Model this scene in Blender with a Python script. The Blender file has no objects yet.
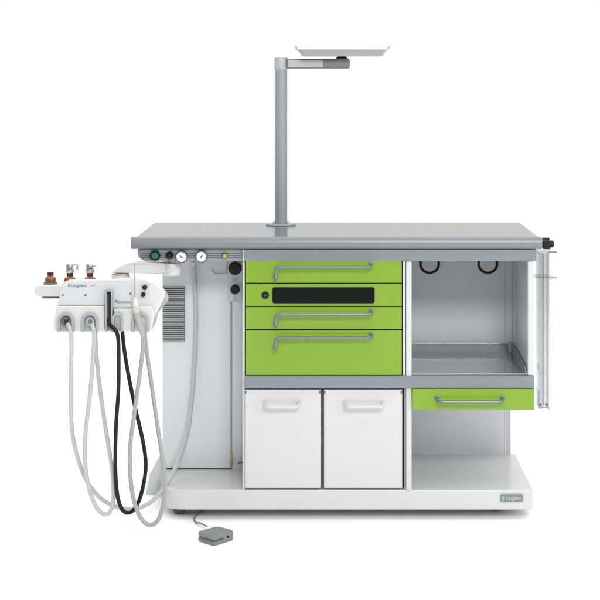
import bpy, bmesh, math, random
from mathutils import Vector, Matrix
random.seed(4)
C = bpy.context.scene.collection
S = bpy.context.scene

# ------------------------------------------------------------------ measures
U, D, CX, CY, H = 0.0032, 5.2, 337.0, 81.0, 1.41     # metres per photo pixel at Y=0, camera distance, vanishing point, eye height
def X(px, y): return (px - CX) * U * (1 + y / D)
def Z(py, y): return H - (py - CY) * U * (1 + y / D)
def P(px, py, y): return Vector((X(px, y), y, Z(py, y)))
def L(n, y=0): return n * U * (1 + y / D)

# ------------------------------------------------------------------ materials
def mat(name, col, rough=.4, metal=0., noise=0., nscale=60., bump=0., stretch=None, coat=0., trans=0., ior=1.45, spec=.5):
    m = bpy.data.materials.new(name); m.use_nodes = True
    nt = m.node_tree; b = nt.nodes['Principled BSDF']
    b.inputs['Base Color'].default_value = (*col, 1)
    b.inputs['Roughness'].default_value = rough
    b.inputs['Metallic'].default_value = metal
    b.inputs['Coat Weight'].default_value = coat
    b.inputs['Coat Roughness'].default_value = .12
    b.inputs['Transmission Weight'].default_value = trans
    b.inputs['IOR'].default_value = ior
    b.inputs['Specular IOR Level'].default_value = spec
    if noise or bump:
        tc = nt.nodes.new('ShaderNodeTexCoord'); mp = nt.nodes.new('ShaderNodeMapping')
        nz = nt.nodes.new('ShaderNodeTexNoise'); nz.inputs['Scale'].default_value = nscale
        nz.inputs['Detail'].default_value = 4
        if stretch: mp.inputs['Scale'].default_value = stretch
        nt.links.new(tc.outputs['Object'], mp.inputs['Vector']); nt.links.new(mp.outputs['Vector'], nz.inputs['Vector'])
        if noise:
            mr = nt.nodes.new('ShaderNodeMapRange')
            mr.inputs['To Min'].default_value = max(.02, rough - noise); mr.inputs['To Max'].default_value = rough + noise
            nt.links.new(nz.outputs['Fac'], mr.inputs['Value']); nt.links.new(mr.outputs['Result'], b.inputs['Roughness'])
            hs = nt.nodes.new('ShaderNodeHueSaturation'); hs.inputs['Color'].default_value = (*col, 1)
            mv = nt.nodes.new('ShaderNodeMapRange'); mv.inputs['To Min'].default_value = 1 - noise * .25; mv.inputs['To Max'].default_value = 1 + noise * .25
            nt.links.new(nz.outputs['Fac'], mv.inputs['Value']); nt.links.new(mv.outputs['Result'], hs.inputs['Value'])
            nt.links.new(hs.outputs['Color'], b.inputs['Base Color'])
        if bump:
            bp = nt.nodes.new('ShaderNodeBump'); bp.inputs['Strength'].default_value = bump; bp.inputs['Distance'].default_value = .0006
            nt.links.new(nz.outputs['Fac'], bp.inputs['Height']); nt.links.new(bp.outputs['Normal'], b.inputs['Normal'])
    return m

M = dict(
    white=mat('white powder coat', (.56, .565, .57), .22, noise=.05, nscale=40, bump=.05),
    wall=mat('pale grey sheet metal', (.62, .65, .665), .19, noise=.05, nscale=9, bump=.02),
    plastic=mat('white moulded plastic', (.60, .60, .592), .32, noise=.05, nscale=30, coat=.2),
    green=mat('apple green lacquer', (.188, .330, .016), .30, noise=.05, nscale=35, bump=.04, coat=.15),
    top=mat('grey laminate top', (.118, .134, .140), .20, spec=.25, noise=.04, nscale=50, stretch=(1, 6, 6)),
    alu=mat('grey anodised aluminium', (.265, .29, .31), .36, metal=.1, noise=.06, nscale=60, stretch=(.15, 8, 8)),
    lip=mat('grey edge profile', (.19, .21, .225), .34, metal=.1, noise=.04, nscale=60, stretch=(.15, 8, 8)),
    inlay=mat('pale arm inlay', (.40, .415, .43), .35, metal=.1),
    armd=mat('dark grey arm', (.165, .18, .195), .36, metal=.2),
    gap=mat('grey gap shade', (.17, .18, .185), .5, noise=.05),  # paints the softer shade seen between the doors
    alud=mat('grey aluminium band', (.205, .228, .246), .38, metal=.1, noise=.06, nscale=60, stretch=(.15, 8, 8)),
    pole=mat('satin silver tube', (.30, .315, .33), .42, metal=.2, spec=.25),
    handle=mat('grey handle lacquer', (.17, .20, .212), .26, metal=.4),
    steel=mat('brushed stainless', (.58, .60, .60), .11, metal=1.),
    traysteel=mat('pale enamel tray', (.40, .41, .415), .4, metal=.1),
    dark=mat('dark gap shade', (.018, .022, .02), .6, noise=.1),  # near-black colour standing in for shade inside the gaps
    black=mat('black plastic', (.012, .012, .013), .4, noise=.08, nscale=80, spec=.25),
    smoke=mat('smoked black window', (.009, .009, .010), .2, spec=.06),
    vent=mat('vent shadow metal', (.05, .052, .054), .6, noise=.1),
    gplast=mat('grey moulded plastic', (.33, .36, .375), .38, noise=.06, bump=.04),
    gdark=mat('dark grey plastic', (.10, .11, .115), .42, noise=.06),
    panel=mat('light grey fascia', (.53, .56, .57), .34, noise=.05, nscale=40),
    hosew=mat('translucent white hose', (.44, .45, .44), .36, noise=.05, nscale=120),
    hoseg=mat('grey hose', (.31, .325, .32), .42, noise=.05, nscale=120),
    hoseb=mat('black hose', (.006, .0065, .007), .4, noise=.05, nscale=120, spec=.3),
    cream=mat('beige grey handpiece', (.50, .49, .44), .34, noise=.05),
    taupe=mat('taupe handpiece grip', (.36, .35, .315), .4, noise=.05),
    amber=mat('amber glass', (.25, .066, .013), .14, noise=.03, nscale=30, coat=.6),
    brown=mat('dark brown cap', (.035, .013, .010), .4, noise=.06),
    chrome=mat('satin chrome', (.55, .56, .58), .2, metal=.9, noise=.05),
    brass=mat('brass', (.45, .33, .10), .35, metal=.8, noise=.05),
    gold=mat('pale brass ring', (.50, .47, .36), .3, metal=.5, noise=.05),
    yellow=mat('yellow knob', (.48, .35, .04), .35, noise=.05),
    gbutton=mat('green lens button', (.012, .16, .095), .22, noise=.06, nscale=200),
    dial=mat('white dial', (.78, .79, .78), .25, noise=.03),
    ink=mat('dark blue ink', (.17, .18, .27), .5, noise=.05),
    inkg=mat('grey ink', (.24, .25, .28), .5, noise=.05),
    teal=mat('teal enamel', (.24, .40, .37), .35, noise=.05),
    plate=mat('nameplate metal', (.20, .22, .222), .35, metal=.2, noise=.05),
    lettering=mat('pale lettering', (.42, .45, .45), .4, noise=.05),
    pedal=mat('grey cast pedal', (.185, .195, .197), .48, noise=.08, nscale=150, bump=.15),
    acrylic=mat('clear acrylic', (.68, .705, .72), .06, noise=.03, trans=.93, ior=1.28),
    fin=mat('pale translucent plastic', (.62, .65, .66), .35, noise=.05, trans=.15),
    floor=mat('white seamless floor', (.955, .955, .955), .6, noise=.02, nscale=3, spec=.1),
)

# ------------------------------------------------------------------ geometry helpers
class MB:
    def __init__(s): s.bm = bmesh.new()
    def _add(s, b, bev=0, seg=2, ang=25):
        bmesh.ops.recalc_face_normals(b, faces=b.faces)
        if bev:
            es = [e for e in b.edges if len(e.link_faces) == 2 and e.calc_face_angle(0) > math.radians(ang)]
            bmesh.ops.bevel(b, geom=es, offset=bev, segments=seg, profile=.5, affect='EDGES', clamp_overlap=True)
        me = bpy.data.meshes.new('tmp'); b.to_mesh(me); b.free()
        s.bm.from_mesh(me); bpy.data.meshes.remove(me); return s
    def box(s, x0, x1, y0, y1, z0, z1, bev=.0015, seg=2):
        b = bmesh.new(); bmesh.ops.create_cube(b, size=1)
        x0, x1 = sorted((x0, x1)); y0, y1 = sorted((y0, y1)); z0, z1 = sorted((z0, z1))
        for v in b.verts:
            v.co = Vector(((x0 + x1) / 2 + v.co.x * (x1 - x0), (y0 + y1) / 2 + v.co.y * (y1 - y0), (z0 + z1) / 2 + v.co.z * (z1 - z0)))
        return s._add(b, min(bev, .45 * min(x1 - x0, y1 - y0, z1 - z0)), seg)
    def loft(s, A, B, bev=0, seg=2, ang=25):
        b = bmesh.new()
        a = [b.verts.new(p) for p in A]; c = [b.verts.new(p) for p in B]; n = len(a)
        b.faces.new(a); b.faces.new(c[::-1])
        for i in range(n): b.faces.new((a[i], a[(i + 1) % n], c[(i + 1) % n], c[i]))
        return s._add(b, bev, seg, ang)
    def prism(s, pts, y0, y1, bev=0, seg=2, ang=25):        # photo-pixel outline measured at y0, straight back to y1
        A = [P(px, py, y0) for px, py in pts]
        return s.loft(A, [Vector((p.x, y1, p.z)) for p in A], bev, seg, ang)
    def prismxz(s, pts, y0, y1, bev=0, seg=2, ang=25):
        return s.loft([Vector((x, y0, z)) for x, z in pts], [Vector((x, y1, z)) for x, z in pts], bev, seg, ang)
    def slab(s, pts, z0, z1, bev=0, seg=2, ang=25):
        return s.loft([Vector((x, y, z0)) for x, y in pts], [Vector((x, y, z1)) for x, y in pts], bev, seg, ang)
    def arch(s, out, inn, y0, y1, bev=0):                   # open ring between two outlines of equal length
        b = bmesh.new(); n = len(out)
        vs = []
        for pts in (out, inn):
            for y in (y0, y1): vs.append([b.verts.new((x, y, z)) for x, z in pts])
        of, ob, i_f, ib = vs
        for k in range(n - 1):
            b.faces.new((of[k], of[k + 1], i_f[k + 1], i_f[k])); b.faces.new((ob[k], ib[k], ib[k + 1], ob[k + 1]))
            b.faces.new((of[k], ob[k], ob[k + 1], of[k + 1])); b.faces.new((i_f[k], i_f[k + 1], ib[k + 1], ib[k]))
        for k in (0, n - 1): b.faces.new((of[k], i_f[k], ib[k], ob[k]))
        return s._add(b, bev)
    def lathe(s, prof, c, axis='Z', n=32):                  # prof: (radius, height along the axis)
        b = bmesh.new(); rings = []
        for r, h in prof:
            ring = []
            for k in range(n):
                a = 2 * math.pi * k / n; u, v = r * math.cos(a), r * math.sin(a)
                q = {'Z': (u, v, h), 'Y': (u, -h, v), 'X': (h, u, v)}[axis]
                ring.append(b.verts.new(Vector(c) + Vector(q)))
            rings.append(ring)
        for a, c2 in zip(rings, rings[1:]):
            for k in range(n): b.faces.new((a[k], a[(k + 1) % n], c2[(k + 1) % n], c2[k]))
        b.faces.new(rings[0][::-1]); b.faces.new(rings[-1])
        return s._add(b)
    def tube(s, pts, r, n=14, smooth=True, closed=False, res=8):
        pts = [Vector(p) for p in pts]
        rs = list(r) if isinstance(r, (list, tuple)) else [r] * len(pts)
        if smooth and len(pts) > 2:
            q, qr = [], []
            m = len(pts)
            for i in range(m if closed else m - 1):
                g = (lambda j: pts[j % m]) if closed else (lambda j: pts[min(max(j, 0), m - 1)])
                p0, p1, p2, p3 = g(i - 1), g(i), g(i + 1), g(i + 2)
                for k in range(res):
                    t = k / res
                    q.append(.5 * ((2 * p1) + (p2 - p0) * t + (2 * p0 - 5 * p1 + 4 * p2 - p3) * t * t + (3 * p1 - p0 - 3 * p2 + p3) * t ** 3))
                    qr.append(rs[i % m] * (1 - t) + rs[(i + 1) % m] * t)
            if not closed: q.append(pts[-1]); qr.append(rs[-1])
            pts, rs = q, qr
        b = bmesh.new(); rings = []; N = len(pts); up = None
        for i, p in enumerate(pts):
            a, c = (pts[(i - 1) % N], pts[(i + 1) % N]) if closed else (pts[max(i - 1, 0)], pts[min(i + 1, N - 1)])
            t = (c - a).normalized()
            if up is None:
                up = Vector((0, 1, 0)) if abs(t.y) < .9 else Vector((0, 0, 1))
            up = (up - t * up.dot(t)).normalized(); w = t.cross(up)
            rings.append([b.verts.new(p + rs[i] * (up * math.cos(2 * math.pi * k / n) + w * math.sin(2 * math.pi * k / n))) for k in range(n)])
        for i in range(N if closed else N - 1):
            a, c = rings[i], rings[(i + 1) % N]
            for k in range(n): b.faces.new((a[k], a[(k + 1) % n], c[(k + 1) % n], c[k]))
        if not closed: b.faces.new(rings[0][::-1]); b.faces.new(rings[-1])
        return s._add(b)
    def build(s, name, m, parent=None, angle=38):
        me = bpy.data.meshes.new(name); bm = s.bm
        bmesh.ops.recalc_face_normals(bm, faces=bm.faces)
        vs = [v.co for v in bm.verts]
        lo = Vector([min(v[i] for v in vs) for i in range(3)]); hi = Vector([max(v[i] for v in vs) for i in range(3)])
        c = (lo + hi) / 2
        if parent is None: c.z = lo.z
        for v in bm.verts: v.co -= c
        bm.to_mesh(me); bm.free()
        return link(name, me, c, m, parent, angle)

def link(name, me, c, m, parent, angle=38):
    me.materials.append(M[m])
    for p in me.polygons: p.use_smooth = True
    me.set_sharp_from_angle(angle=math.radians(angle))
    o = bpy.data.objects.new(name, me); C.objects.link(o)
    w = WL[parent.name] if parent else Vector((0, 0, 0))
    o.parent = parent; o.location = c - w; WL[o.name] = c.copy()
    wn = o.modifiers.new('wn', 'WEIGHTED_NORMAL'); wn.keep_sharp = True
    return o
WL = {}
def thing(name, loc, label, cat, group=None):
    o = bpy.data.objects.new(name, None); C.objects.link(o); o.empty_display_size = .05
    o.location = loc; WL[o.name] = Vector(loc); tag(o, label, cat, group); return o
def tag(o, label, cat, group=None):
    o['label'] = label; o['category'] = cat
    if group: o['group'] = group
    return o
def text(s, name, p, size, m, parent, shear=0., wid=None, bold=0.):
    cu = bpy.data.curves.new('txt', 'FONT'); cu.body = s; cu.size = size; cu.shear = shear; cu.extrude = .0004; cu.offset = bold
    o = bpy.data.objects.new('txt', cu); C.objects.link(o)
    dg = bpy.context.evaluated_depsgraph_get(); dg.update()
    me = bpy.data.meshes.new_from_object(o.evaluated_get(dg)); bpy.data.objects.remove(o)
    me.name = name; me.materials.clear()
    w = max(v.co.x for v in me.vertices)
    k = (wid / w) if wid else 1
    for v in me.vertices:                      # stand it upright, facing the front
        x, y, z = v.co; v.co = Vector((x * k, -z, y))
    return link(name, me, Vector(p), m, parent)

def arc(cx, cz, r, a0, a1, n):
    return [(cx + r * math.cos(math.radians(a0 + (a1 - a0) * k / n)), cz + r * math.sin(math.radians(a0 + (a1 - a0) * k / n))) for k in range(n + 1)]
def rrect(x0, x1, z0, z1, r, n=5):
    return arc(x1 - r, z1 - r, r, 0, 90, n) + arc(x0 + r, z1 - r, r, 90, 180, n) + arc(x0 + r, z0 + r, r, 180, 270, n) + arc(x1 - r, z0 + r, r, 270, 360, n)

# ------------------------------------------------------------------ setting
g = bpy.data.meshes.new('floor'); g.from_pydata([(-6, -8, 0), (6, -8, 0), (6, 5, 0), (-6, 5, 0)], [], [(0, 1, 2, 3)])
fl = link('floor', g, Vector((0, 0, 0)), 'floor', None); fl['kind'] = 'structure'

# ------------------------------------------------------------------ the cart
cart = thing('dental_cart', (0, .27, 0), 'long white dental treatment cart with apple green drawers under a grey worktop', 'dental cart')
ZB0, ZB1 = Z(510, .02), Z(490, .02)                 # plinth underside and top
ZT = Z(237.6, 0)                                    # worktop
ZU = Z(249.6, 0)                                    # worktop underside
ZS = Z(375.6, 0)                                    # shelf level
YB = .53
XR = X(533.5, .02)

b = MB()
b.slab([(XR - .006, .02), (XR, .026), (X(515.5, YB), YB), (-.592, YB), (-.592, .28), (X(163.4, .075), .075), (X(165, .05), .05), (X(171, .032), .032), (X(180, .022), .022), (X(190, .02), .02)], ZB0, ZB1, .006, 3)
base = b.build('base_platform', 'white', cart)
for px, y in ((179.5, .10), (496, .14), (500, .47), (185, .47)):
    c = MB(); x = X(px, y)
    c.lathe([(.024, -.018), (.028, -.012), (.028, .012), (.024, .018)], (x, y, .0285), 'X', 32)
    c.box(x - .02, x + .045, y - .02, y + .03, .0215, ZB0 + .002, .006)
    c.build('caster', 'gdark', cart)

# plate on the plinth front
p = MB().prismxz(rrect(X(500.3, .02), X(523, .02), Z(501.5, .02), Z(494, .02), .005), .0165, .0195, .0006).build('nameplate', 'plate', cart)
MB().prismxz(rrect(X(501.2, .02), X(504.6, .02), Z(500.4, .02), Z(495.6, .02), .004), .0155, .0163).build('emblem', 'teal', p)
text('Langdent', 'lettering', (X(505.8, .02), .0160, Z(499.4, .02)), .0165, 'lettering', p, .25, L(15.5), .0003)

# worktop with its rounded front edge
b = MB(); b.box(-.645, .6475, .0335, .549, ZU + .004, ZT, .002); b.build('worktop', 'top', cart)
b = MB()
prof = [(.033, ZT), (.010, ZT + .0004), (.0045, ZT - .0012), (.001, ZT - .006), (-.002, ZT - .014), (-.0022, ZT - .021), (-.0004, ZT - .029), (.005, ZT - .0345), (.012, ZU + .0005), (.033, ZU)]
x0, x1 = X(131, 0), X(542.3, 0)
b.loft([Vector((x0, y, z)) for y, z in prof], [Vector((x1, y, z)) for y, z in prof], .0007, 1, 50)
b.build('worktop_edge', 'lip', cart, 50)
# rail below the worktop: control fascia on the left, plain band on the right
ZR1, ZR0 = ZU - .002, Z(260.8, .03)
xa = X(137.5, .03)
pts = [(xa, ZR1)] + [(xa + .028 - .028 * math.cos(math.radians(t)), ZR0 + .026 - .026 * math.sin(math.radians(t))) for t in (0, 20, 40, 60, 80, 90)] + [(X(242.4, .03), ZR0), (X(242.4, .03), ZR1)]
b = MB(); b.prismxz(pts, .03, .29, .0012)
rail = b.build('control_fascia', 'alu', cart)
b = MB()
for py in (253.2, 255.6, 257.8):
    b.box(X(141, .03), X(241.8, .03), .0282, .0298, Z(py + .35, .03), Z(py - .35, .03), .0004)
b.build('groove_strip', 'gdark', rail)
b = MB(); b.box(X(243.8, .02), X(536.3, .02), .02, .53, ZR0, ZR1, .0015); b.build('top_rail', 'alud', cart)
b = MB(); b.box(X(242.5, .02), X(243.7, .02), .018, .06, ZR0, ZR1, .0008); b.build('rail_end_strip', 'white', cart)

# gauges, buttons on the fascia
YF = .03
def gauge(px, py, ang):
    c = P(px, py, YF); r = L(6.0)
    b = MB(); b.lathe([(r * .97, 0), (r, .003), (r, .016), (r * .93, .0185), (r * .84, .0185), (r * .84, .0160)], c, 'Y', 36)
    o = b.build('pressure_gauge', 'gdark', cart)
    b = MB(); b.lathe([(r * .835, .0150), (r * .835, .0168)], c, 'Y', 36); d = b.build('dial', 'dial', o)
    b = MB(); dv = Vector((math.cos(ang), 0, math.sin(ang)))
    b.tube([c + Vector((0, -.0178, 0)) - dv * r * .25, c + Vector((0, -.0178, 0)) + dv * r * .55], [.0012, .0006], 8, False)
    b.lathe([(.0022, .017), (.0022, .019)], c, 'Y', 16)
    for k in range(9):
        a = math.radians(-45 + k * 33.75); q = c + Vector((math.cos(a) * r * .7, -.0169, math.sin(a) * r * .7)); e = c + Vector((math.cos(a) * r * .6, -.0169, math.sin(a) * r * .6))
        b.tube([q, e], .0004, 6, False)
    b.build('needle', 'black', d)
gauge(181.9, 256.4, math.radians(135)); gauge(201.8, 256.2, math.radians(50))
c = P(155.2, 255.3, YF)
b = MB(); b.lathe([(L(5.5), 0), (L(5.5), .009), (L(5.1), .012), (L(3.7), .012), (L(3.6), .010)], c, 'Y', 8); o = b.build('start_button', 'black', cart)
MB().lathe([(L(3.4), .009), (L(3.4), .0125), (L(2.8), .0140)], c, 'Y', 28).build('green_lens', 'gbutton', o)
c = P(169.8, 255.2, YF)
MB().lathe([(L(3.9), 0), (L(3.9), .010), (L(3.2), .014), (L(2), .022), (L(1.2), .0235)], c, 'Y', 28).build('rotary_knob', 'black', cart)
c = P(225, 255.5, YF)
o = MB().lathe([(L(3.2), 0), (L(3.2), .003), (L(2.6), .0045)], c, 'Y', 24).build('valve_collar', 'gdark', cart)
MB().lathe([(L(2), .0045), (L(2.3), .008), (L(2.3), .015), (L(1.6), .018)], c, 'Y', 24).build('valve_knob', 'yellow', o)

# left machinery compartment
YP = .30
XL = -.591
XC0 = X(232, YP)
b = MB(); b.box(XL, XC0 - .004, YP, YB, ZB1 + .003, ZR0 - .001, .003); comp = b.build('machinery_cover', 'wall', cart)
b = MB(); b.box(XC0 - .0035, XC0 + .0005, YP + .0025, YB - .01, ZB1 + .002, ZR0 - .002, .0003); b.build('cover_gasket', 'gplast', cart)
b = MB(); b.box(XC0 + .001, X(243.5, .02) - .004, YP - .004, YB, ZB1 - .002, ZR0 - .0012, .002); b.build('service_column', 'wall', cart)
b = MB(); b.box(XL + .004, XC0 - .006, YP + .008, YB - .01, ZB1 + .0005, ZB1 + .0028, .0005); b.build('cover_seal', 'gdark', cart)
vx0, vx1, vz0, vz1 = XL + .0006, X(184.8, YP), Z(341.5, YP), Z(286.5, YP)
b = MB(); b.box(vx0, vx1, YP - .0035, YP - .0008, vz0, vz1, .0006); v = b.build('vent_grille', 'vent', cart)
b = MB(); n = 29
for k in range(n):
    z = vz0 + (vz1 - vz0) * (k + .62) / n; h = (vz1 - vz0) / n
    A = [Vector((vx0 + .001, y, zz)) for y, zz in ((YP - .0040, z + h * .16), (YP - .0095, z - h * .12), (YP - .0095, z - h * .30), (YP - .0040, z - .02 * h))]
    b.loft(A, [Vector((vx1 - .001, p.y, p.z)) for p in A])
b.build('louvre', 'panel', v)
b = MB(); b.tube([P(211.5, 269.8, YP - .01), P(215, 273.6, YP - .01), P(226.5, 273.8, YP - .01), P(227.3, 262, YP - .01)], .0018, 8, False); b.build('wire_hook', 'gplast', cart)
b = MB(); b.box(X(230.6, YP), X(232.8, YP), YP - .012, YP - .0045, Z(464.5, YP), Z(452.5, YP), .0015); b.build('hinge', 'brass', cart)
b = MB(); b.tube([P(238.3, 463.6, YP - .008), P(240.2, 461.9, YP - .016), P(242.6, 463.4, YP - .008)], .0022, 8); b.build('cable_loop', 'gdark', cart)
yk = YP - .012
b = MB(); b.prismxz(rrect(X(228.2, yk), X(242.0, yk), Z(302, yk), ZR0 - .002, .003), yk, YP - .005, .001); kp = b.build('control_plate', 'panel', cart)
for py, r in ((268.2, 6.6), (289.3, 4.7)):
    c = P(235.2, py, yk); R = L(r, yk)
    b = MB(); b.lathe([(R, .0008), (R, .008), (R * .92, .010), (R * .86, .011), (R * .84, .022), (R * .78, .0235), (R * .3, .0237)], c, 'Y', 36)
    b.build('control_knob', 'black', kp)
b = MB(); b.box(X(232.3, yk), X(237.8, yk), yk - .0008, yk - .0002, Z(279.2, yk), Z(278.5, yk), .0001); b.box(X(232.8, yk), X(237.2, yk), yk - .0008, yk - .0002, Z(281.2, yk), Z(280.3, yk), .0001)
b.build('knob_symbol', 'inkg', kp)
b = MB(); b.tube([(X(235, yk) + L(1.5) * math.cos(t), yk - .0006, Z(298.8, yk) + L(1.5) * math.sin(t)) for t in [k * math.pi / 8 for k in range(16)]], .0005, 6, closed=True)
b.build('knob_symbol', 'inkg', kp)
# pale plastic skirt leaning out on the left end of the plinth
b = MB(); A = [P(x, y, .34) for x, y in ((163.4, 452), (159.5, 456), (149.5, 474.5), (144.5, 499.5), (152, 499.8), (163.4, 490))]
b.loft(A, [p + Vector((0, .05, 0)) for p in A], .004); sk = b.build('corner_skirt', 'fin', cart)
for q in ((157, 484), (157, 490.5)):
    MB().lathe([(.0042, 0), (.0042, .002), (.003, .003)], P(*q, .339), 'Y', 16).build('screw', 'plastic', sk)

# drawer cabinet
xd0, xd1 = X(245.6, .02), X(401.8, .02)
b = MB(); b.box(X(242.6, .03), X(244.9, .03), .026, .30 - .006, ZB1 - .002, ZR0 - .001, .001); b.build('side_panel', 'white', cart)
b = MB(); b.box(X(245.1, .045), X(404.4, .045), .046, YB, Z(382, .02), ZR0 - .001, .001); b.build('cabinet_carcass', 'dark', cart)  # carcass coloured near black, so the drawer gaps look shaded
b = MB(); b.box(X(245.1, .045), X(402.6, .045), .048, YB, ZB1 - .002, Z(382, .02) - .001, .001); b.build('cabinet_carcass', 'gap', cart)  # grey carcass colour gives the door gap its shade
b = MB(); b.box(X(402.7, .045), X(404.4, .045), .048, YB, ZB1 - .002, Z(382, .02) - .001, .0005); b.build('door_gap_shade', 'dark', cart)  # dark strip filling the gap by the door, painted as shade
pa = X(404.6, .02)
b = MB(); b.box(X(402.9, .02), X(405.6, .02), .022, .0455, Z(376, .02) + .0008, ZR0 - .001, .001); b.build('divider_strip', 'white', cart)
b = MB(); b.box(pa, X(405.8, .02), .024, YB, ZB1 - .001, Z(388.8, .012) - .001, .001); b.build('divider_strip', 'white', cart)
b = MB(); b.box(X(406.1, .02), X(411.6, .02), .018, YB, ZB1 - .002, ZR0 - .001, .0015); b.build('divider_panel', 'white', cart)

def bar_handle(par, xl, xr, zb, drop, r=.0052, out=.034, m='handle', rise=.006):
    y0 = .0195
    b = MB(); yo = y0 - out
    k = .010
    b.tube([(xl, y0 + .001, zb - drop), (xl, y0 - out * .55, zb - drop), (xl, yo - .001, zb - drop + .002), (xl, yo, zb - drop + .010), (xl, yo, zb - k * 1.6), (xl + .003, yo, zb - .004), (xl + k * 1.2, yo, zb), (xl + k * 3, yo, zb),
            ((xl + xr) / 2, yo, zb), (xr - k * 3, yo, zb), (xr - k, yo, zb + .0005), (xr - .002, yo + .005, zb + .0015), (xr, yo + .014, zb + .003), (xr, y0 + .001, zb + rise)], r, 16, res=6)
    h = b.build('handle', m, par)
    for q in ((xl, y0, zb - drop), (xr, y0, zb + rise)): MB().lathe([(r * 1.5, .0006), (r * 1.5, .004), (r * 1.1, .0055)], q, 'Y', 20).build('handle_foot', m, h)
drs = [(260.9, 282.9, 267.3, 11.5), (284.1, 306.0, None, 0), (307.1, 329.2, 314.6, 11), (330.5, 375.3, 338.0, 11.5)]
for t, bo, hb, dr in drs:
    b = MB(); b.box(xd0, xd1, .0195, .044, Z(bo, .02), Z(t, .02), .0016, 3); d = b.build('drawer', 'green', cart)
    if hb: bar_handle(d, X(275.6, -.015), X(371.5, -.01), Z(hb, -.015), L(dr))
    else:
        b = MB(); b.prismxz(rrect(X(272.4, .02), X(374.6, .02), Z(303.2, .02), Z(287.2, .02), .007), .0165, .0193, .0006); b.build('display_window', 'smoke', d)
        c = P(265.3, 295.2, .0193); b = MB(); b.lathe([(L(3.7), 0), (L(3.7), .003), (L(3.3), .0045), (L(1.6), .0048)], c, 'Y', 28); lk = b.build('lock', 'black', d)
        b = MB(); b.box(c.x - .0009, c.x + .0009, c.y - .0056, c.y - .0049, c.z - .003, c.z + .003, .0002); b.lathe([(.0024, .0049), (.0024, .0054)], c, 'Y', 16); b.build('keyhole', 'gdark', lk)

# shelf band across, shelf tray on the right
b = MB(); b.box(X(244.4, .012), X(534.4, .012), .012, .046, Z(388.6, .012), Z(376.2, .012), .002, 3); b.build('shelf_band', 'alud', cart)
XI = X(527.8, .02)                                   # inner face of the right wall
YW = .49
b = MB(); b.box(X(411.8, .02), XI, .047, YB, Z(387.5, .012), ZS - .004, .001); b.build('shelf', 'wall', cart)
b = MB(); b.box(XI, XI + .004, .03, YB, ZS - .003, ZR0 - .001, .0006); b.build('side_panel', 'wall', cart)
b = MB(); b.box(XI + .0002, XR, .018, .0295, Z(375.9, .012) + .0008, ZR0 - .001, .0012); b.build('corner_post', 'white', cart)
b = MB(); b.box(XI + .0045, XI + .012, .030, YB, Z(375.9, .012) + .0008, ZR0 - .001, .0006); b.build('side_panel', 'white', cart)
b = MB(); b.box(X(411.8, .02), X(505.4, YW), YW, YB - .004, ZS - .003, ZR0 - .001, .0006); bw = b.build('back_panel', 'wall', cart)
b = MB(); b.box(X(505.4, YW) + .0012, XI - .0004, YW - .001, YB - .004, ZS - .003, ZR0 - .001, .0006); b.build('back_panel', 'wall', cart)
b = MB(); b.box(X(520, .2), X(520, .2) + .001, .02, .02, 0, 0, 0) if False else None
b = MB(); b.box(XI - .0012, XI - .0002, .335, .338, ZS + .001, ZR0 - .002, .0002); b.build('panel_seam', 'gplast', cart)
for px in (429.6, 487.8):
    c = Vector((X(px, YW), YW - .002, Z(263.6, YW))); R = L(9.2, YW)
    b = MB(); b.tube([c + Vector((R * math.cos(a), 0, R * math.sin(a))) for a in [k * math.pi / 16 for k in range(32)]], .0045, 12, closed=True, res=2); gr = b.build('cable_grommet', 'black', cart)
    MB().lathe([(R - .0035, .0), (R - .0035, .0012), (R - .005, .0016)], c + Vector((0, .001, 0)), 'Y', 40).build('grommet_cap', 'plastic', gr)
# stainless tray lying in the shelf
b = MB(); xt0, xt1 = X(411.8, .02) + .002, XI - .006
b.box(xt0, xt1, .047, .470, ZS - .0035, ZS - .001, 0); st = b.build('shelf_tray', 'steel', cart)
b = MB(); b.box(xt0, xt1, .4705, .473, ZS - .0035, ZS + .028, .0008); b.build('back_rim', 'steel', st)
b = MB(); A = [Vector((xt1 + .0004, y, z)) for y, z in ((.047, ZS - .0035), (.47, ZS - .0035), (.47, ZS + .030), (.30, ZS + .030), (.06, ZS + .022), (.047, ZS + .006))]
b.loft(A, [p + Vector((.0025, 0, 0)) for p in A], .0005); rr = b.build('side_rim', 'alu', st)
for y in (.12, .22, .32, .42): MB().lathe([(.0048, 0), (.0048, -.0012)], (xt1 + .0002, y, ZS + .014), 'X', 16).build('rivet', 'gdark', rr)
b = MB(); b.box(xt1 - .010, xt1, .452, .4695, ZS - .001, ZS + .034, .002); b.build('corner_bracket', 'gplast', st)

# lower doors
for a, e, ha, hb in ((244.9, 320.6, 265.2, 298.6), (324.0, 402.2, 345.2, 382.8)):
    b = MB(); b.box(X(a, .02), X(e, .02), .0195, .044, Z(488.2, .02), Z(389.6, .02), .0016, 3); d = b.build('door', 'white', cart)
    b = MB(); y0 = .0195; zt = Z(402.8, .02); zb = Z(407.2, -.02); xl, xr = X(ha, .01), X(hb, .01); r = .0062
    b.tube([(xl, y0 + .001, zt), (xl, y0 - .014, zt - .001), (xl + .004, y0 - .030, zt - .007), (xl + .014, y0 - .036, zb), (xl + .03, y0 - .036, zb), ((xl + xr) / 2, y0 - .036, zb), (xr - .03, y0 - .036, zb), (xr - .014, y0 - .036, zb), (xr - .004, y0 - .030, zt - .007), (xr, y0 - .014, zt - .001), (xr, y0 + .001, zt)], r, 16, res=6)
    b.build('handle', 'white', d)
    for px, sg in ((a, 1), (e, -1)):
        xq = X(px, .02) + sg * .0028
        MB().box(xq - .0022, xq + .0022, .0182, .0193, Z(393.6, .02), Z(390.8, .02), .0009).build('door_buffer', 'gdark', d)
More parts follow.
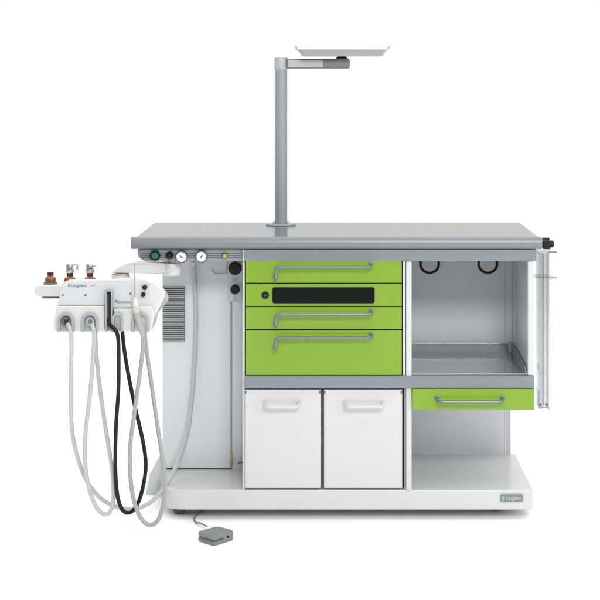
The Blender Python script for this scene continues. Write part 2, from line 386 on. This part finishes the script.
# lower right drawer and the open back under it
b = MB(); b.box(X(412.6, .006), X(534.5, .006), .006, .028, Z(410.0, .006), Z(389.2, .006), .0016, 3); d = b.build('drawer', 'green', cart)
b = MB(); b.box(X(414, .006), X(533, .006), .0285, .40, Z(409, .006), Z(389.4, .006) - .001, .001); b.build('drawer_box', 'wall', d)
b = MB(); y0 = .006; zt = Z(398.6, .0); zb = Z(401.9, -.03); xl, xr = X(437.3, -.01), X(503.2, -.01); r = .0052
b.tube([(xl, y0 + .001, zt), (xl, y0 - .014, zt - .001), (xl + .003, y0 - .030, zt - .004), (xl + .012, y0 - .037, zb), (xl + .03, y0 - .037, zb), ((xl + xr) / 2, y0 - .037, zb), (xr - .03, y0 - .037, zb), (xr - .012, y0 - .037, zb), (xr - .003, y0 - .030, zt - .004), (xr, y0 - .014, zt - .001), (xr, y0 + .001, zt)], r, 16, res=6)
h = b.build('handle', 'handle', d)
for q in (xl, xr): MB().lathe([(.0085, .0004), (.0085, .004), (.006, .0055)], (q, y0, zt), 'Y', 20).build('handle_foot', 'handle', h)
b = MB(); b.box(X(411.8, .02), X(505.2, YB), YB - .006, YB, ZB1 - .002, Z(388.5, .012) - .002, .0006); b.build('back_panel', 'wall', cart)
b = MB(); b.box(X(505.2, YB) + .001, X(510.5, YB), YB - .010, YB, ZB1 - .002, Z(388.5, .012) - .002, .0008); b.build('corner_post', 'white', cart)

# ------------------------------------------------------------------ tray stand
YS = .45
c = Vector((X(281, YS), YS, ZT))
stand = thing('tray_stand', c, 'tall silver post with a swivel arm carrying a flat instrument tray above the grey worktop', 'tray stand')
R = L(6.3, YS)
b = MB(); b.lathe([(L(15, YS), .0008), (L(15, YS), .004), (L(14.3, YS), .0055), (R + .001, .0058)], c, 'Z', 48); fp = b.build('base_flange', 'pole', stand)
for k in range(4):
    a = math.pi / 4 + k * math.pi / 2; MB().lathe([(.0045, .006), (.0045, .009), (.003, .010)], c + Vector((math.cos(a) * .035, math.sin(a) * .035, 0)), 'Z', 12).build('flange_bolt', 'chrome', fp)
zt = Z(70.6, YS)
MB().lathe([(R, .0062), (R, zt - ZT)], c, 'Z', 48).build('post', 'pole', stand)
MB().lathe([(R * 1.02, zt + .0006 - ZT), (R * 1.02, zt + .0035 - ZT)], c, 'Z', 48).build('swivel_ring', 'gdark', stand)
hz0, hz1 = zt + .0042, Z(57.2, YS)
MB().lathe([(R * 1.04, hz0 - ZT), (R * 1.06, hz0 + .003 - ZT), (R * 1.06, hz1 - .005 - ZT), (R * 1.0, hz1 - .001 - ZT), (R * .6, hz1 - ZT)], c, 'Z', 48).build('swivel_hub', 'traysteel', stand)
az0, az1 = Z(68.6, YS), Z(58.8, YS)
b = MB(); b.box(c.x + R * .95, X(349.8, YS), YS - .024, YS + .024, az0, az1, .005, 3); ar = b.build('arm', 'armd', stand)
b = MB(); b.box(c.x + R * .95 + .004, X(323, YS), YS - .0255, YS - .0243, az0 + .004, az1 - .004, .0005); b.build('arm_inlay', 'inlay', ar)
kx = X(341.8, YS)
MB().lathe([(L(6, YS), .0006), (L(5.6, YS), .004), (L(4.2, YS), Z(56.3, YS) - az1 - .0006)], (kx, YS, az1), 'Z', 28).build('tray_pivot', 'black', stand)
tz0, tz1 = Z(56.2, YS), Z(50.2, YS)
tx0, tx1 = X(297.2, YS), X(387.6, YS); td = .11
def rr3(x0, x1, y0, y1, z, r): return [Vector((x, y, z)) for x, y in rrect(x0, x1, y0, y1, r, 4)]
b = MB(); bmx = bmesh.new()
loops = [rr3(tx0 + .018, tx1 - .018, YS - td + .018, YS + td - .018, tz0, .012), rr3(tx0 + .006, tx1 - .006, YS - td + .006, YS + td - .006, tz1 - .003, .016), rr3(tx0, tx1, YS - td, YS + td, tz1, .018), rr3(tx0, tx1, YS - td, YS + td, tz1 + .0012, .018),
         rr3(tx0 + .007, tx1 - .007, YS - td + .007, YS + td - .007, tz1 + .0008, .016), rr3(tx0 + .0195, tx1 - .0195, YS - td + .0195, YS + td - .0195, tz0 + .0015, .012)]
vl = [[bmx.verts.new(p) for p in l] for l in loops]
for a, e in zip(vl, vl[1:]):
    for k in range(len(a)): bmx.faces.new((a[k], a[(k + 1) % len(a)], e[(k + 1) % len(a)], e[k]))
bmx.faces.new(vl[0][::-1]); bmx.faces.new(vl[-1])
b._add(bmx); tr = b.build('instrument_tray', 'traysteel', stand)
for x, s in ((tx0, -1), (tx1, 1)):
    b = MB(); A = [(x - s * .004, tz1 + .0014), (x + s * .0035, tz1 + .002), (x + s * .0055, tz1 + .007), (x + s * .006, tz1 + .0135), (x + s * .0015, tz1 + .0138), (x + s * .001, tz1 + .0085), (x - s * .001, tz1 + .005), (x - s * .004, tz1 + .0032)]
    b.prismxz(A, YS - .07, YS + .07, .0004, 1, 50); b.build('tray_grip', 'traysteel', tr)

# ------------------------------------------------------------------ instrument unit on its swing arm
unit = thing('instrument_unit', (X(172, .08), .08, Z(275, .08)), 'white dentist instrument head on a swing arm at the left end of the cart', 'instrument unit')
YH = -.16
b = MB()
c = Vector((X(171.5, .08), .08, 0)); zz0, zz1 = Z(275.2, .08), Z(262.6, .08)
b.lathe([(L(8.5), zz0), (L(10), zz0 + .006), (L(10.3), zz0 + .02), (L(10), zz1 - .008), (L(8.6), zz1 - .001)], c, 'Z', 40)
b.lathe([(.014, zz1 - .002), (.014, ZR0 - .0006)], c, 'Z', 24)
b.build('arm_joint', 'plastic', unit)
b = MB(); q = [(166, 263.0, .08), (166, 274.0, .08)]
yl = -.09
top_ = [(113, 270.2), (116, 267.6), (125.5, 262.6), (131, 261.8)]
A = [P(165, 274.0, .08 - .026), P(165, 263.4, .08 - .026), P(133, 262.3, yl - .022), P(126.5, 263.2, yl - .022), P(116.5, 268.2, yl - .022), P(113, 271.2, yl - .022), P(113, 273.0, yl - .022), P(133, 273.2, yl - .022)]
b.loft(A, [p + Vector((.004, .052, 0)) for p in A], .006, 3); b.build('swing_arm', 'plastic', unit)
cj = Vector((X(120.8, -.085), -.085, 0)); 
MB().lathe([(L(9.0), Z(278.6, -.085)), (L(9.0), Z(275.2, -.085)), (L(8.4), Z(274.8, -.085))], cj, 'Z', 36).build('pivot_cup', 'plastic', unit)
MB().lathe([(L(8.2), Z(275.0, -.085)), (L(8.2), Z(273.4, -.085)), (L(7.6), Z(272.9, -.085))], cj, 'Z', 36).build('pivot_ring', 'gold', unit)
# shell
sh = [(54.6, 330.5), (53.8, 325), (57, 306), (61.5, 286), (64, 281.5), (69, 279.6), (78, 279.0), (112, 278.6), (128, 277.6), (145, 278), (156, 282), (163, 288), (165.4, 293), (164.2, 298), (154.5, 318), (151.4, 330.5)]
b = MB(); A = [P(x, y, YH) for x, y in sh]
zc_ = Z(312, YH)
b.loft(A, [Vector((p.x, YH + .115, p.z - (.026 if p.z > zc_ else 0))) for p in A], .009, 4, 40); shell = b.build('head_shell', 'plastic', unit, 60)
lo = [(54.2, 331.6), (53.2, 325), (56.6, 306), (104.6, 306), (105, 331.6)]
b = MB(); b.prism(lo, YH - .016, YH + .03, .006, 3, 40)
b.prism([(113.4, 331.4), (113.4, 308.6), (133, 308.6), (139, 306), (151.5, 306), (154.5, 314), (151.6, 331.2)], YH - .016, YH + .03, .006, 3, 40)
b.build('lower_shell', 'plastic', unit, 60)
b = MB(); b.prism([(57.2, 305.2), (62, 287), (65, 282.6), (69, 281.2), (127.5, 282.8), (129.2, 284), (131.6, 292), (131.6, 307.6), (113.2, 307.6), (113.2, 290), (105, 290), (105, 305.2)], YH - .006, YH + .002, .0012, 2, 40); fa = b.build('fascia_panel', 'panel', unit)
for q in ((62.8, 295), (85.5, 295), (130.5, 293.5)): MB().lathe([(.0032, 0), (.0032, .0015), (.002, .002)], P(*q, YH - .006), 'Y', 14).build('fascia_screw', 'gdark', fa)
text('Langdent', 'lettering', (X(71, YH), YH - .0066, Z(286.6, YH)), .013, 'ink', fa, .35, L(16), 0)
b = MB(); b.prism([(68.4, 284.4), (70.4, 284.0), (70.0, 286.4), (68.0, 286.8)], YH - .0075, YH - .0062); b.build('emblem', 'ink', fa)
b = MB(); b.tube([P(90.5, 285.3, YH - .0066), P(93, 285.9, YH - .0066), P(95.6, 284.6, YH - .0066)], .0005, 6); b.build('flourish', 'ink', fa)
text('Eurodent', 'lettering', (X(117.2, YH), YH - .0066, Z(302.9, YH)), .0125, 'inkg', fa, .15, L(14), .0002)
b = MB(); b.prism([(115, 299.9), (116.7, 299.9), (116.7, 301.6), (115, 302.7)], YH - .0075, YH - .0062); b.build('emblem', 'ink', fa)
# side keypad
b = MB(); b.prism([(141.2, 282.8), (150, 283.4), (149.6, 298.4), (140.6, 298.2)], YH - .003, YH + .002, .001, 2, 40); kp = b.build('key_plate', 'panel', unit)
b = MB(); c = P(145, 287.2, YH - .003); b.lathe([(L(2.4), .0004), (L(2.4), .008), (L(1.8), .010)], c, 'Y', 24); b.box(c.x - .0085, c.x + .0085, c.y - .0145, c.y - .0095, c.z + .0015, c.z + .0055, .0015)
b.build('toggle_knob', 'black', kp)
c = P(143.4, 294.4, YH - .003); MB().lathe([(L(2.3), .0004), (L(2.3), .008), (L(1.7), .0105)], c, 'Y', 24).build('toggle_knob', 'black', kp)
# holders
def archpts(cx, hw, ty, by, y):
    x, z1, z0, w = X(cx, y), Z(ty, y), Z(by, y), L(hw, y)
    return [(x - w, z0), (x - w, (z0 + z1 - w) / 2)] + arc(x, z1 - w, w, 180, 0, 12) + [(x + w, (z0 + z1 - w) / 2), (x + w, z0)]
YHd = YH - .018
for cx, hw in ((66.2, 8.6), (90.0, 8.6), (117.8, 5.0), (140.6, 9.0)):
    b = MB(); b.arch(archpts(cx, hw, 312, 331.8, YHd), archpts(cx, hw * .66, 315.0, 331.8, YHd), YHd - .010, YHd + .0015, .002); ho = b.build('instrument_holder', 'gplast', unit)
    ip = archpts(cx, hw * .64, 315.2, 331.4, YHd)
    b = MB(); b.prismxz(ip, YHd - .002, YHd + .0012, .0004); b.build('holder_liner', 'gplast' if cx != 140.6 else 'panel', ho)
b = MB(); b.arch([(X(105.3, YHd), Z(331.8, YHd)), (X(105.3, YHd), Z(290.2, YHd)), (X(112.9, YHd), Z(290.2, YHd)), (X(112.9, YHd), Z(331.8, YHd))], [(X(107, YHd), Z(331.8, YHd)), (X(107, YHd), Z(291.4, YHd)), (X(111.2, YHd), Z(291.4, YHd)), (X(111.2, YHd), Z(331.8, YHd))], YHd - .008, YH + .001, .001)
ho = b.build('instrument_holder', 'gplast', unit)
b = MB(); b.box(X(107.1, YHd), X(111.1, YHd), YHd + .006, YH + .0005, Z(331.5, YHd), Z(291.5, YHd), .0004); b.build('holder_liner', 'gplast', ho)
# bottle shelf behind the head
ys = -.002
b = MB(); b.prism([(34.4, 294), (34.2, 289), (36, 286), (40, 285.2), (110, 285.2), (110, 297), (42, 297), (37, 296.4)], ys - .034, ys + .034, .005, 3, 40)
bs = b.build('bottle_shelf', 'plastic', unit, 60)
b = MB(); b.box(X(43.8, ys), X(62, ys), ys - .031, ys + .03, Z(298.6, ys - .034), Z(297.3, ys - .034), .0006); b.build('shelf_base_strip', 'gdark', bs)
b = MB(); b.lathe([(L(6.7), .0006), (L(6.7), .004), (L(6.2), .006), (L(5.7), .006)], (X(50.3, ys), ys, Z(285.2, ys - .034)), 'Z', 32); b.build('bottle_seat', 'gdark', bs)

# ------------------------------------------------------------------ bottles
SZ = Z(285.2, ys - .034)
def bottle(px, label, pump, spout):
    c = Vector((X(px, ys), ys, SZ)); 
    z0 = .0016 if pump else .0072
    t = thing('dropper_bottle', c + Vector((0, 0, z0)), label, 'bottle', 'amber bottles on the instrument head')
    zsh = Z(276.0 if not pump else 276.6, ys) - SZ; r = L(5.6 if not pump else 5.9)
    b = MB(); b.lathe([(r * .9, z0), (r, z0 + .002), (r, zsh - .0095), (r * .97, zsh - .007), (r * .87, zsh - .0035), (r * .70, zsh - .0008), (r * .52, zsh + .001), (r * .5, zsh + .006)], c, 'Z', 32); b.build('glass_body', 'amber', t)
    zc = zsh + .002
    b = MB(); b.lathe([(L(3.1), zc), (L(3.2), zc + .003), (L(3.2), zc + .0095), (L(2.9), zc + .0105)], c, 'Z', 28); b.build('cap', 'brown', t)
    if pump:
        z = zc + .0107
        b = MB(); b.lathe([(L(3.9), z), (L(4.1), z + .003), (L(4.0), z + .012), (L(3.2), z + .0135)], c, 'Z', 28); p = b.build('pump_collar', 'chrome', t)
        b = MB(); b.lathe([(L(3.0), z + .0138), (L(3.6), z + .016), (L(3.6), z + .024), (L(3.0), z + .0275), (L(1.6), z + .029)], c + Vector((-.0015, 0, 0)), 'Z', 28)
        b.build('pump_head', 'chrome', p)
        b = MB(); s = c + Vector((.006, -.004, z + .023)); w = L(spout)
        if spout > 5: b.tube([s, s + Vector((w * .55, 0, .0032)), s + Vector((w * .85, 0, .0030)), s + Vector((w, 0, -.002)), s + Vector((w * 1.0, 0, -.014))], [.0042, .0036, .0042, .0036, .0028], 12)
        else: b.tube([s, s + Vector((w * .6, -.004, .001)), s + Vector((w, -.006, .001)), s + Vector((w * 1.1, -.007, -.004))], [.0042, .0038, .0036, .003], 12)
        b.build('spout', 'chrome', p)
bottle(50.4, 'amber bottle with a plain dark cap and no silver pump', False, 0)
bottle(69.9, 'amber bottle whose silver pump has a long downturned spout', True, 5.6)
bottle(90.0, 'amber bottle with a short stubby pump spout, nearest the swing arm', True, 3.4)

# ------------------------------------------------------------------ handpieces and hoses
def hose(pts, r, m, par):
    q0 = [P(x, y, d) for x, y, d in pts]; q = []
    for i in range(len(q0) - 1):
        p0, p1, p2, p3 = q0[max(i - 1, 0)], q0[i], q0[i + 1], q0[min(i + 2, len(q0) - 1)]
        for k in range(8):
            t = k / 8; q.append(.5 * ((2 * p1) + (p2 - p0) * t + (2 * p0 - 5 * p1 + 4 * p2 - p3) * t * t + (3 * p1 - p0 - 3 * p2 + p3) * t ** 3))
    q.append(q0[-1])
    cum = [0]
    for a, e in zip(q, q[1:]): cum.append(cum[-1] + (e - a).length)
    n = int(cum[-1] / .008); path = []; i = 0
    for k in range(n + 1):
        t = cum[-1] * k / n
        while i < len(q) - 2 and cum[i + 1] < t: i += 1
        path.append(q[i].lerp(q[i + 1], (t - cum[i]) / (cum[i + 1] - cum[i])))
    for _ in range(7):
        path = [path[0]] + [(path[k - 1] + path[k] * 2 + path[k + 1]) / 4 for k in range(1, n)] + [path[-1]]
    return MB().tube(path, r, 16, False).build('hose', m, par)
yh = YHd - .006
def rod(a, e, r0, r1, n=20):
    return MB().tube([a, a.lerp(e, .5), e], [r0, (r0 + r1) / 2, r1], n, False)
HG = 'instrument hoses hanging from the head'
t = thing('instrument_hose', P(66, 322, yh), 'white hose from the outermost socket, running up to the cart side', 'dental hose', HG)
k = rod(P(66.0, 321.0, yh + .006), P(66.2, 321.8, yh - .010), .0145, .0125).build('connector', 'gdark', t)
for dx, dz in ((-1.4, -1.2), (1.5, -1.4), (-1.2, 1.6), (.3, -.2)): rod(P(66.2 + dx, 321.6 + dz, yh - .0095), P(66.2 + dx, 321.6 + dz, yh - .0135), .0034, .0028).build('pin', 'black', k)
hose([(67.5, 323.5, yh - .004), (70.2, 327.5, yh - .010), (71.2, 334, yh - .012), (71.4, 350, yh - .008), (71.0, 385, yh), (71.6, 426, yh + .02), (76, 452, yh + .04), (84.5, 477, yh + .06), (95, 493, yh + .08), (108, 503.5, yh + .11), (128, 509.5, yh + .15), (146, 505.5, yh + .19), (160, 493, yh + .23), (172, 475, .11), (180.5, 455, .18), (187.5, 432, .235), (191.5, 404, .27), (194.5, 365, .283), (196, 325, .285), (195.6, 295, .285), (194.5, 276, .285), (194, 266, .287)], L(2.1), 'hosew', t)
rod(P(194, 268, .287), P(193.6, 262.6, .287), L(1.6), L(2.2)).build('hose_clip', 'plastic', t)
t = thing('instrument_hose', P(90, 322, yh), 'white hose beside the black handpiece, hanging in a narrow closed loop', 'dental hose', HG)
rod(P(90.0, 321.0, yh + .006), P(90.2, 321.8, yh - .010), .0145, .0125).build('connector', 'gplast', t)
k = bpy.data.objects[-1] if False else [c for c in C.objects if c.parent == t and c.name.startswith('connector')][0]
rod(P(90.2, 321.6, yh - .0095), P(90.2, 321.6, yh - .0125), .0075, .0068).build('socket', 'gdark', k)
for dx, dz in ((-.8, .2), (1.0, -.8)): rod(P(90.2 + dx, 321.6 + dz, yh - .0124), P(90.2 + dx, 321.6 + dz, yh - .015), .0022, .0018).build('pin', 'chrome', k)
hose([(91.5, 323.5, yh - .004), (93.9, 328.5, yh - .010), (94.4, 337, yh - .012), (92.5, 365, yh - .004), (90.2, 392, yh), (85.8, 430, yh), (84.6, 455, yh), (87.2, 480, yh), (93, 501, yh), (100, 512.5, yh), (106.5, 516.2, yh + .004), (112, 510, yh + .008), (113.6, 495, yh + .012), (112.2, 470, yh + .02), (107.8, 442, yh + .03), (102.8, 410, yh + .045), (98.2, 375, yh + .055), (95.8, 345, yh + .06), (95.0, 329, yh + .06)], L(2.1), 'hosew', t)
# black handpiece
t = thing('dental_handpiece', P(109, 322, yh), 'slim black handpiece standing in the tall grey slot, with its black hose', 'dental handpiece', 'handpieces held in the instrument head')
rod(P(109.1, 291.8, yh), P(109.1, 311, yh), L(1.35), L(1.75)).build('tip', 'black', t)
rod(P(109.1, 311.2, yh), P(109.5, 325.5, yh), L(1.85), L(1.9)).build('grip', 'black', t)
b = MB(); b.box(X(108.0, yh), X(108.5, yh), yh - L(1.75), yh - L(1.5), Z(318, yh), Z(294, yh), .0004); b.build('side_strip', 'chrome', t)
hose([(109.5, 324.5, yh), (112, 327.6, yh - .014), (115.5, 328.6, yh - .018), (117.8, 333, yh - .016), (118.6, 350, yh - .012), (118.4, 390, yh - .004), (116.0, 425, yh), (115.3, 462, yh), (116.6, 490, yh), (120.5, 508, yh), (127, 514.6, yh), (134, 510.5, yh), (140.5, 497, yh + .004), (145.6, 472, yh + .01), (145.2, 455, yh + .016), (141.0, 432, yh + .03), (134.5, 405, yh + .045), (127.5, 370, yh + .055), (123.6, 345, yh + .06), (122.2, 329, yh + .06)], L(1.95), 'hoseb', t)
# needle tipped syringe
yn = yh - .012
t = thing('dental_handpiece', P(141, 330, yn), 'beige handpiece with a long needle tip, in the holder nearest the cart', 'dental handpiece', 'handpieces held in the instrument head')
rod(P(134.6, 264.6, yn), P(135.0, 298, yn), L(.62), L(.8), 12).build('needle', 'gplast', t)
MB().tube([P(135.0, 297, yn), P(135.3, 303, yn), P(135.6, 306.5, yn)], [L(1.4), L(2.7), L(3.1)], 20, False).build('nozzle', 'plastic', t)
b = MB().tube([P(135.6, 306.4, yn), P(135.9, 309.5, yn), P(136.2, 312.5, yn)], [L(3.5), L(3.6), L(3.3)], 20, False).build('collar', 'cream', t)
MB().tube([P(136.2, 312, yn), P(138.8, 322, yn), P(142.2, 332, yn), P(143.4, 337, yn)], [L(3.2), L(3.0), L(2.7), L(2.4)], 20, False).build('grip', 'taupe', t)
hose([(142.6, 334, yn), (143.6, 340, yn), (141.6, 360, yn + .002), (138.0, 387, yn + .004), (133.4, 420, yn + .006), (130.2, 445, yn + .008), (129.8, 467, yn + .008), (132.2, 493, yn + .006), (137.5, 512, yn + .002), (144.5, 523.5, yn - .004), (151.5, 526.4, yn - .006), (158, 521.5, yn - .004), (163.2, 506, yn), (164.9, 487, yn + .006), (164.2, 470, yn + .012), (161.2, 450, yn + .02), (156.6, 420, yn + .035), (151.6, 385, yn + .05), (147.2, 355, yn + .06), (145.2, 340, yn + .065), (144.4, 328, yn + .065)], L(2.05), 'hoseg', t)

# ------------------------------------------------------------------ cup dispenser of clear acrylic on the right end
ya = .10
disp = thing('acrylic_dispenser', (X(543.5, ya), ya, Z(408, ya)), 'tall clear acrylic dispenser hanging from a black clamp beside the worktop', 'dispenser')
xa0, xa1, za0, za1 = X(538.6, ya), X(548.6, ya), Z(408.2, ya), Z(252.6, ya)
b = MB(); w = .0035
b.box(xa0, xa0 + w, ya - .02, ya + .07, za0, za1, .0008); b.box(xa1 - w, xa1, ya - .02, ya + .07, za0, za1, .0008)
b.box(xa0 + w + .0002, xa1 - w - .0002, ya + .066, ya + .07, za0, za1, .0008)
b.box(xa0 + w + .0002, xa0 + .012, ya - .02, ya - .0165, za0, za1, .0008); b.box(xa1 - .011, xa1 - w - .0002, ya - .02, ya - .0165, za0, za1, .0008)
col = b.build('column', 'acrylic', disp)
b = MB(); b.box(xa0 + w + .001, xa1 - w - .001, ya - .015, ya + .064, za0 + .002, za0 + .006, .0006); b.build('column_floor', 'acrylic', col)
b = MB(); b.box(xa0 + .016, xa1 - .013, ya + .01, ya + .05, za0 + .008, za1 - .006, .003); b.build('inner_sleeve', 'acrylic', col)
for zc, l, r in ((Z(251.9, ya), 538.5, 556), (Z(277.6, ya), 534.8, 556)):
    b = MB(); A = [Vector((X(l, ya), ya - .024, zc)), Vector((X(r, ya), ya - .024, zc)), Vector((X(r, ya) - .004, ya - .005, zc)), Vector((xa1 + .003, ya + .075, zc)), Vector((X(l, ya), ya + .075, zc))]
    b.loft(A, [p + Vector((0, 0, .0035)) for p in A], .0006); b.build('bracket_flange', 'acrylic', disp)
for px in (540.2, 546.4): MB().lathe([(.0042, 0), (.0042, .003), (.003, .004)], P(px, 404.6, ya - .0206), 'Y', 14).build('screw', 'gdark', col)
b = MB(); yc = .03
b.box(X(542.9, yc), X(550.8, yc), yc, yc + .075, Z(249.4, yc), Z(240.6, yc), .004, 3); cl = b.build('clamp', 'black', disp)
b = MB(); b.lathe([(L(3.2), X(544, yc) - X(546.5, yc)), (L(3.2), X(550.4, yc) - X(546.5, yc))], (X(546.5, yc), yc + .03, Z(241.6, yc)), 'X', 24); b.lathe([(.010, .012), (.0115, .016), (.0115, .022), (.009, .025)], (X(546.5, yc), yc + .015, Z(244.4, yc)), 'X', 24); b.build('clamp_screw', 'black', cl)

# ------------------------------------------------------------------ foot pedal
def ground(px, py, z):
    k = (H - z) / ((py - CY) * U); y = (k - 1) * D; return (X(px, y), y)
cn = [ground(196.2, 531.6, .028), ground(217.2, 525.7, .028), ground(235.2, 530.3, .028), ground(214.0, 537.2, .028)]
ped = thing('foot_pedal', (-.37, -.27, 0), 'small grey two-layer foot pedal on the floor in front of the cart', 'foot pedal')
def rounded(poly, r, n=5):
    out = []
    for i, p in enumerate(poly):
        p = Vector(p); a = Vector(poly[i - 1]); c = Vector(poly[(i + 1) % len(poly)])
        u, v = (a - p).normalized() * r, (c - p).normalized() * r
        for k in range(n + 1):
            t = k / n; out.append(tuple(p + u * (1 - t) ** 2 + v * t * t))
    return out
pl = rounded(cn, .02)
b = MB(); b.slab(pl, .0008, .0115, .003, 3); b.build('base_plate', 'pedal', ped)
b = MB(); b.slab([(x * .97 + .03 * -.37, y * .97 - .27 * .03) for x, y in pl], .0120, .0155, .0006); b.build('rubber_seam', 'gdark', ped)
b = MB(); b.slab(pl, .0160, .028, .003, 3); tp = b.build('pedal_plate', 'pedal', ped)
r_, f_ = Vector(cn[2]), Vector(cn[3]); e = r_.lerp(f_, .36); n2 = Vector((-(f_ - r_).y, (f_ - r_).x)).normalized()
if n2.y > 0: n2 = -n2
b = MB(); s0 = Vector((*(r_.lerp(f_, .10)), 0)); s1 = Vector((*(r_.lerp(f_, .55)), 0)); nn = Vector((n2.x, n2.y, 0))
A = [s0 - nn * .01, s1 - nn * .01, s1 + nn * .0008, s0 + nn * .0008]
b.loft([p + Vector((0, 0, .002)) for p in A], [p + Vector((0, 0, .0265)) for p in A], .002); b.build('hinge_block', 'pedal', ped)
sc_ = Vector((e.x, e.y, .016)) + nn * .0006
b = MB(); b.tube([sc_, sc_ + nn * .003], [.0042, .0036], 16, False); b.build('hinge_screw', 'black', ped)
cord = [ground(x, y, .004) for x, y in ((207, 529), (201, 526), (195.8, 522.4), (194.2, 518.4), (196, 515.6), (198.6, 513.2), (206, 508.5), (214, 505.5))]
b = MB(); b.tube([Vector((x, y, .0045 if i > 1 else .012)) for i, (x, y) in enumerate(cord)], .0028, 10); b.build('cord', 'gdark' if False else 'pedal', ped)

# ------------------------------------------------------------------ light
w = bpy.data.worlds.new('World'); S.world = w; w.use_nodes = True
nt = w.node_tree; bg = nt.nodes['Background']
tc = nt.nodes.new('ShaderNodeTexCoord'); sx = nt.nodes.new('ShaderNodeSeparateXYZ'); mr = nt.nodes.new('ShaderNodeMapRange')
mr.inputs['From Min'].default_value = -.2; mr.inputs['From Max'].default_value = .55; mr.inputs['To Min'].default_value = .36; mr.inputs['To Max'].default_value = 1.04
nt.links.new(tc.outputs['Generated'], sx.inputs[0]); nt.links.new(sx.outputs['Y'], mr.inputs['Value']); nt.links.new(mr.outputs['Result'], bg.inputs['Strength'])
bg.inputs['Color'].default_value = (1, 1, 1, 1)
def area(name, loc, target, size, power):
    l = bpy.data.lights.new(name, 'AREA'); l.shape = 'RECTANGLE'; l.size, l.size_y = size; l.energy = power
    o = bpy.data.objects.new(name, l); C.objects.link(o); o.location = loc
    o.rotation_euler = (Vector(target) - Vector(loc)).to_track_quat('-Z', 'Y').to_euler()
area('overhead_floor_fill', (0, .9, 5.0), (0, .9, 0), (12, 9), 480)  # added lamp, whitens the floor around the cart
area('key_softbox', (.8, -5.2, 3.3), (.15, .3, .5), (1.8, .9), 158)
area('side_fill', (3.2, -2.2, 1.2), (.5, .3, .3), (1.4, 1.4), 32)  # added fill lamp, brightens the open bay under the right drawer

cam = bpy.data.cameras.new('camera'); co = bpy.data.objects.new('camera', cam); C.objects.link(co)
co.location = (0, -D, H); co.rotation_euler = (math.radians(90), 0, 0)
cam.sensor_width = 36; cam.lens = (D / U) / 600 * 36; cam.shift_x = (300 - CX) / 600; cam.shift_y = (CY - 300) / 600
cam.clip_end = 200
S.camera = co
S.view_settings.view_transform = 'Standard'; S.view_settings.look = 'None'; S.view_settings.exposure = 0; S.view_settings.gamma = 1
S.cycles.use_denoising = True
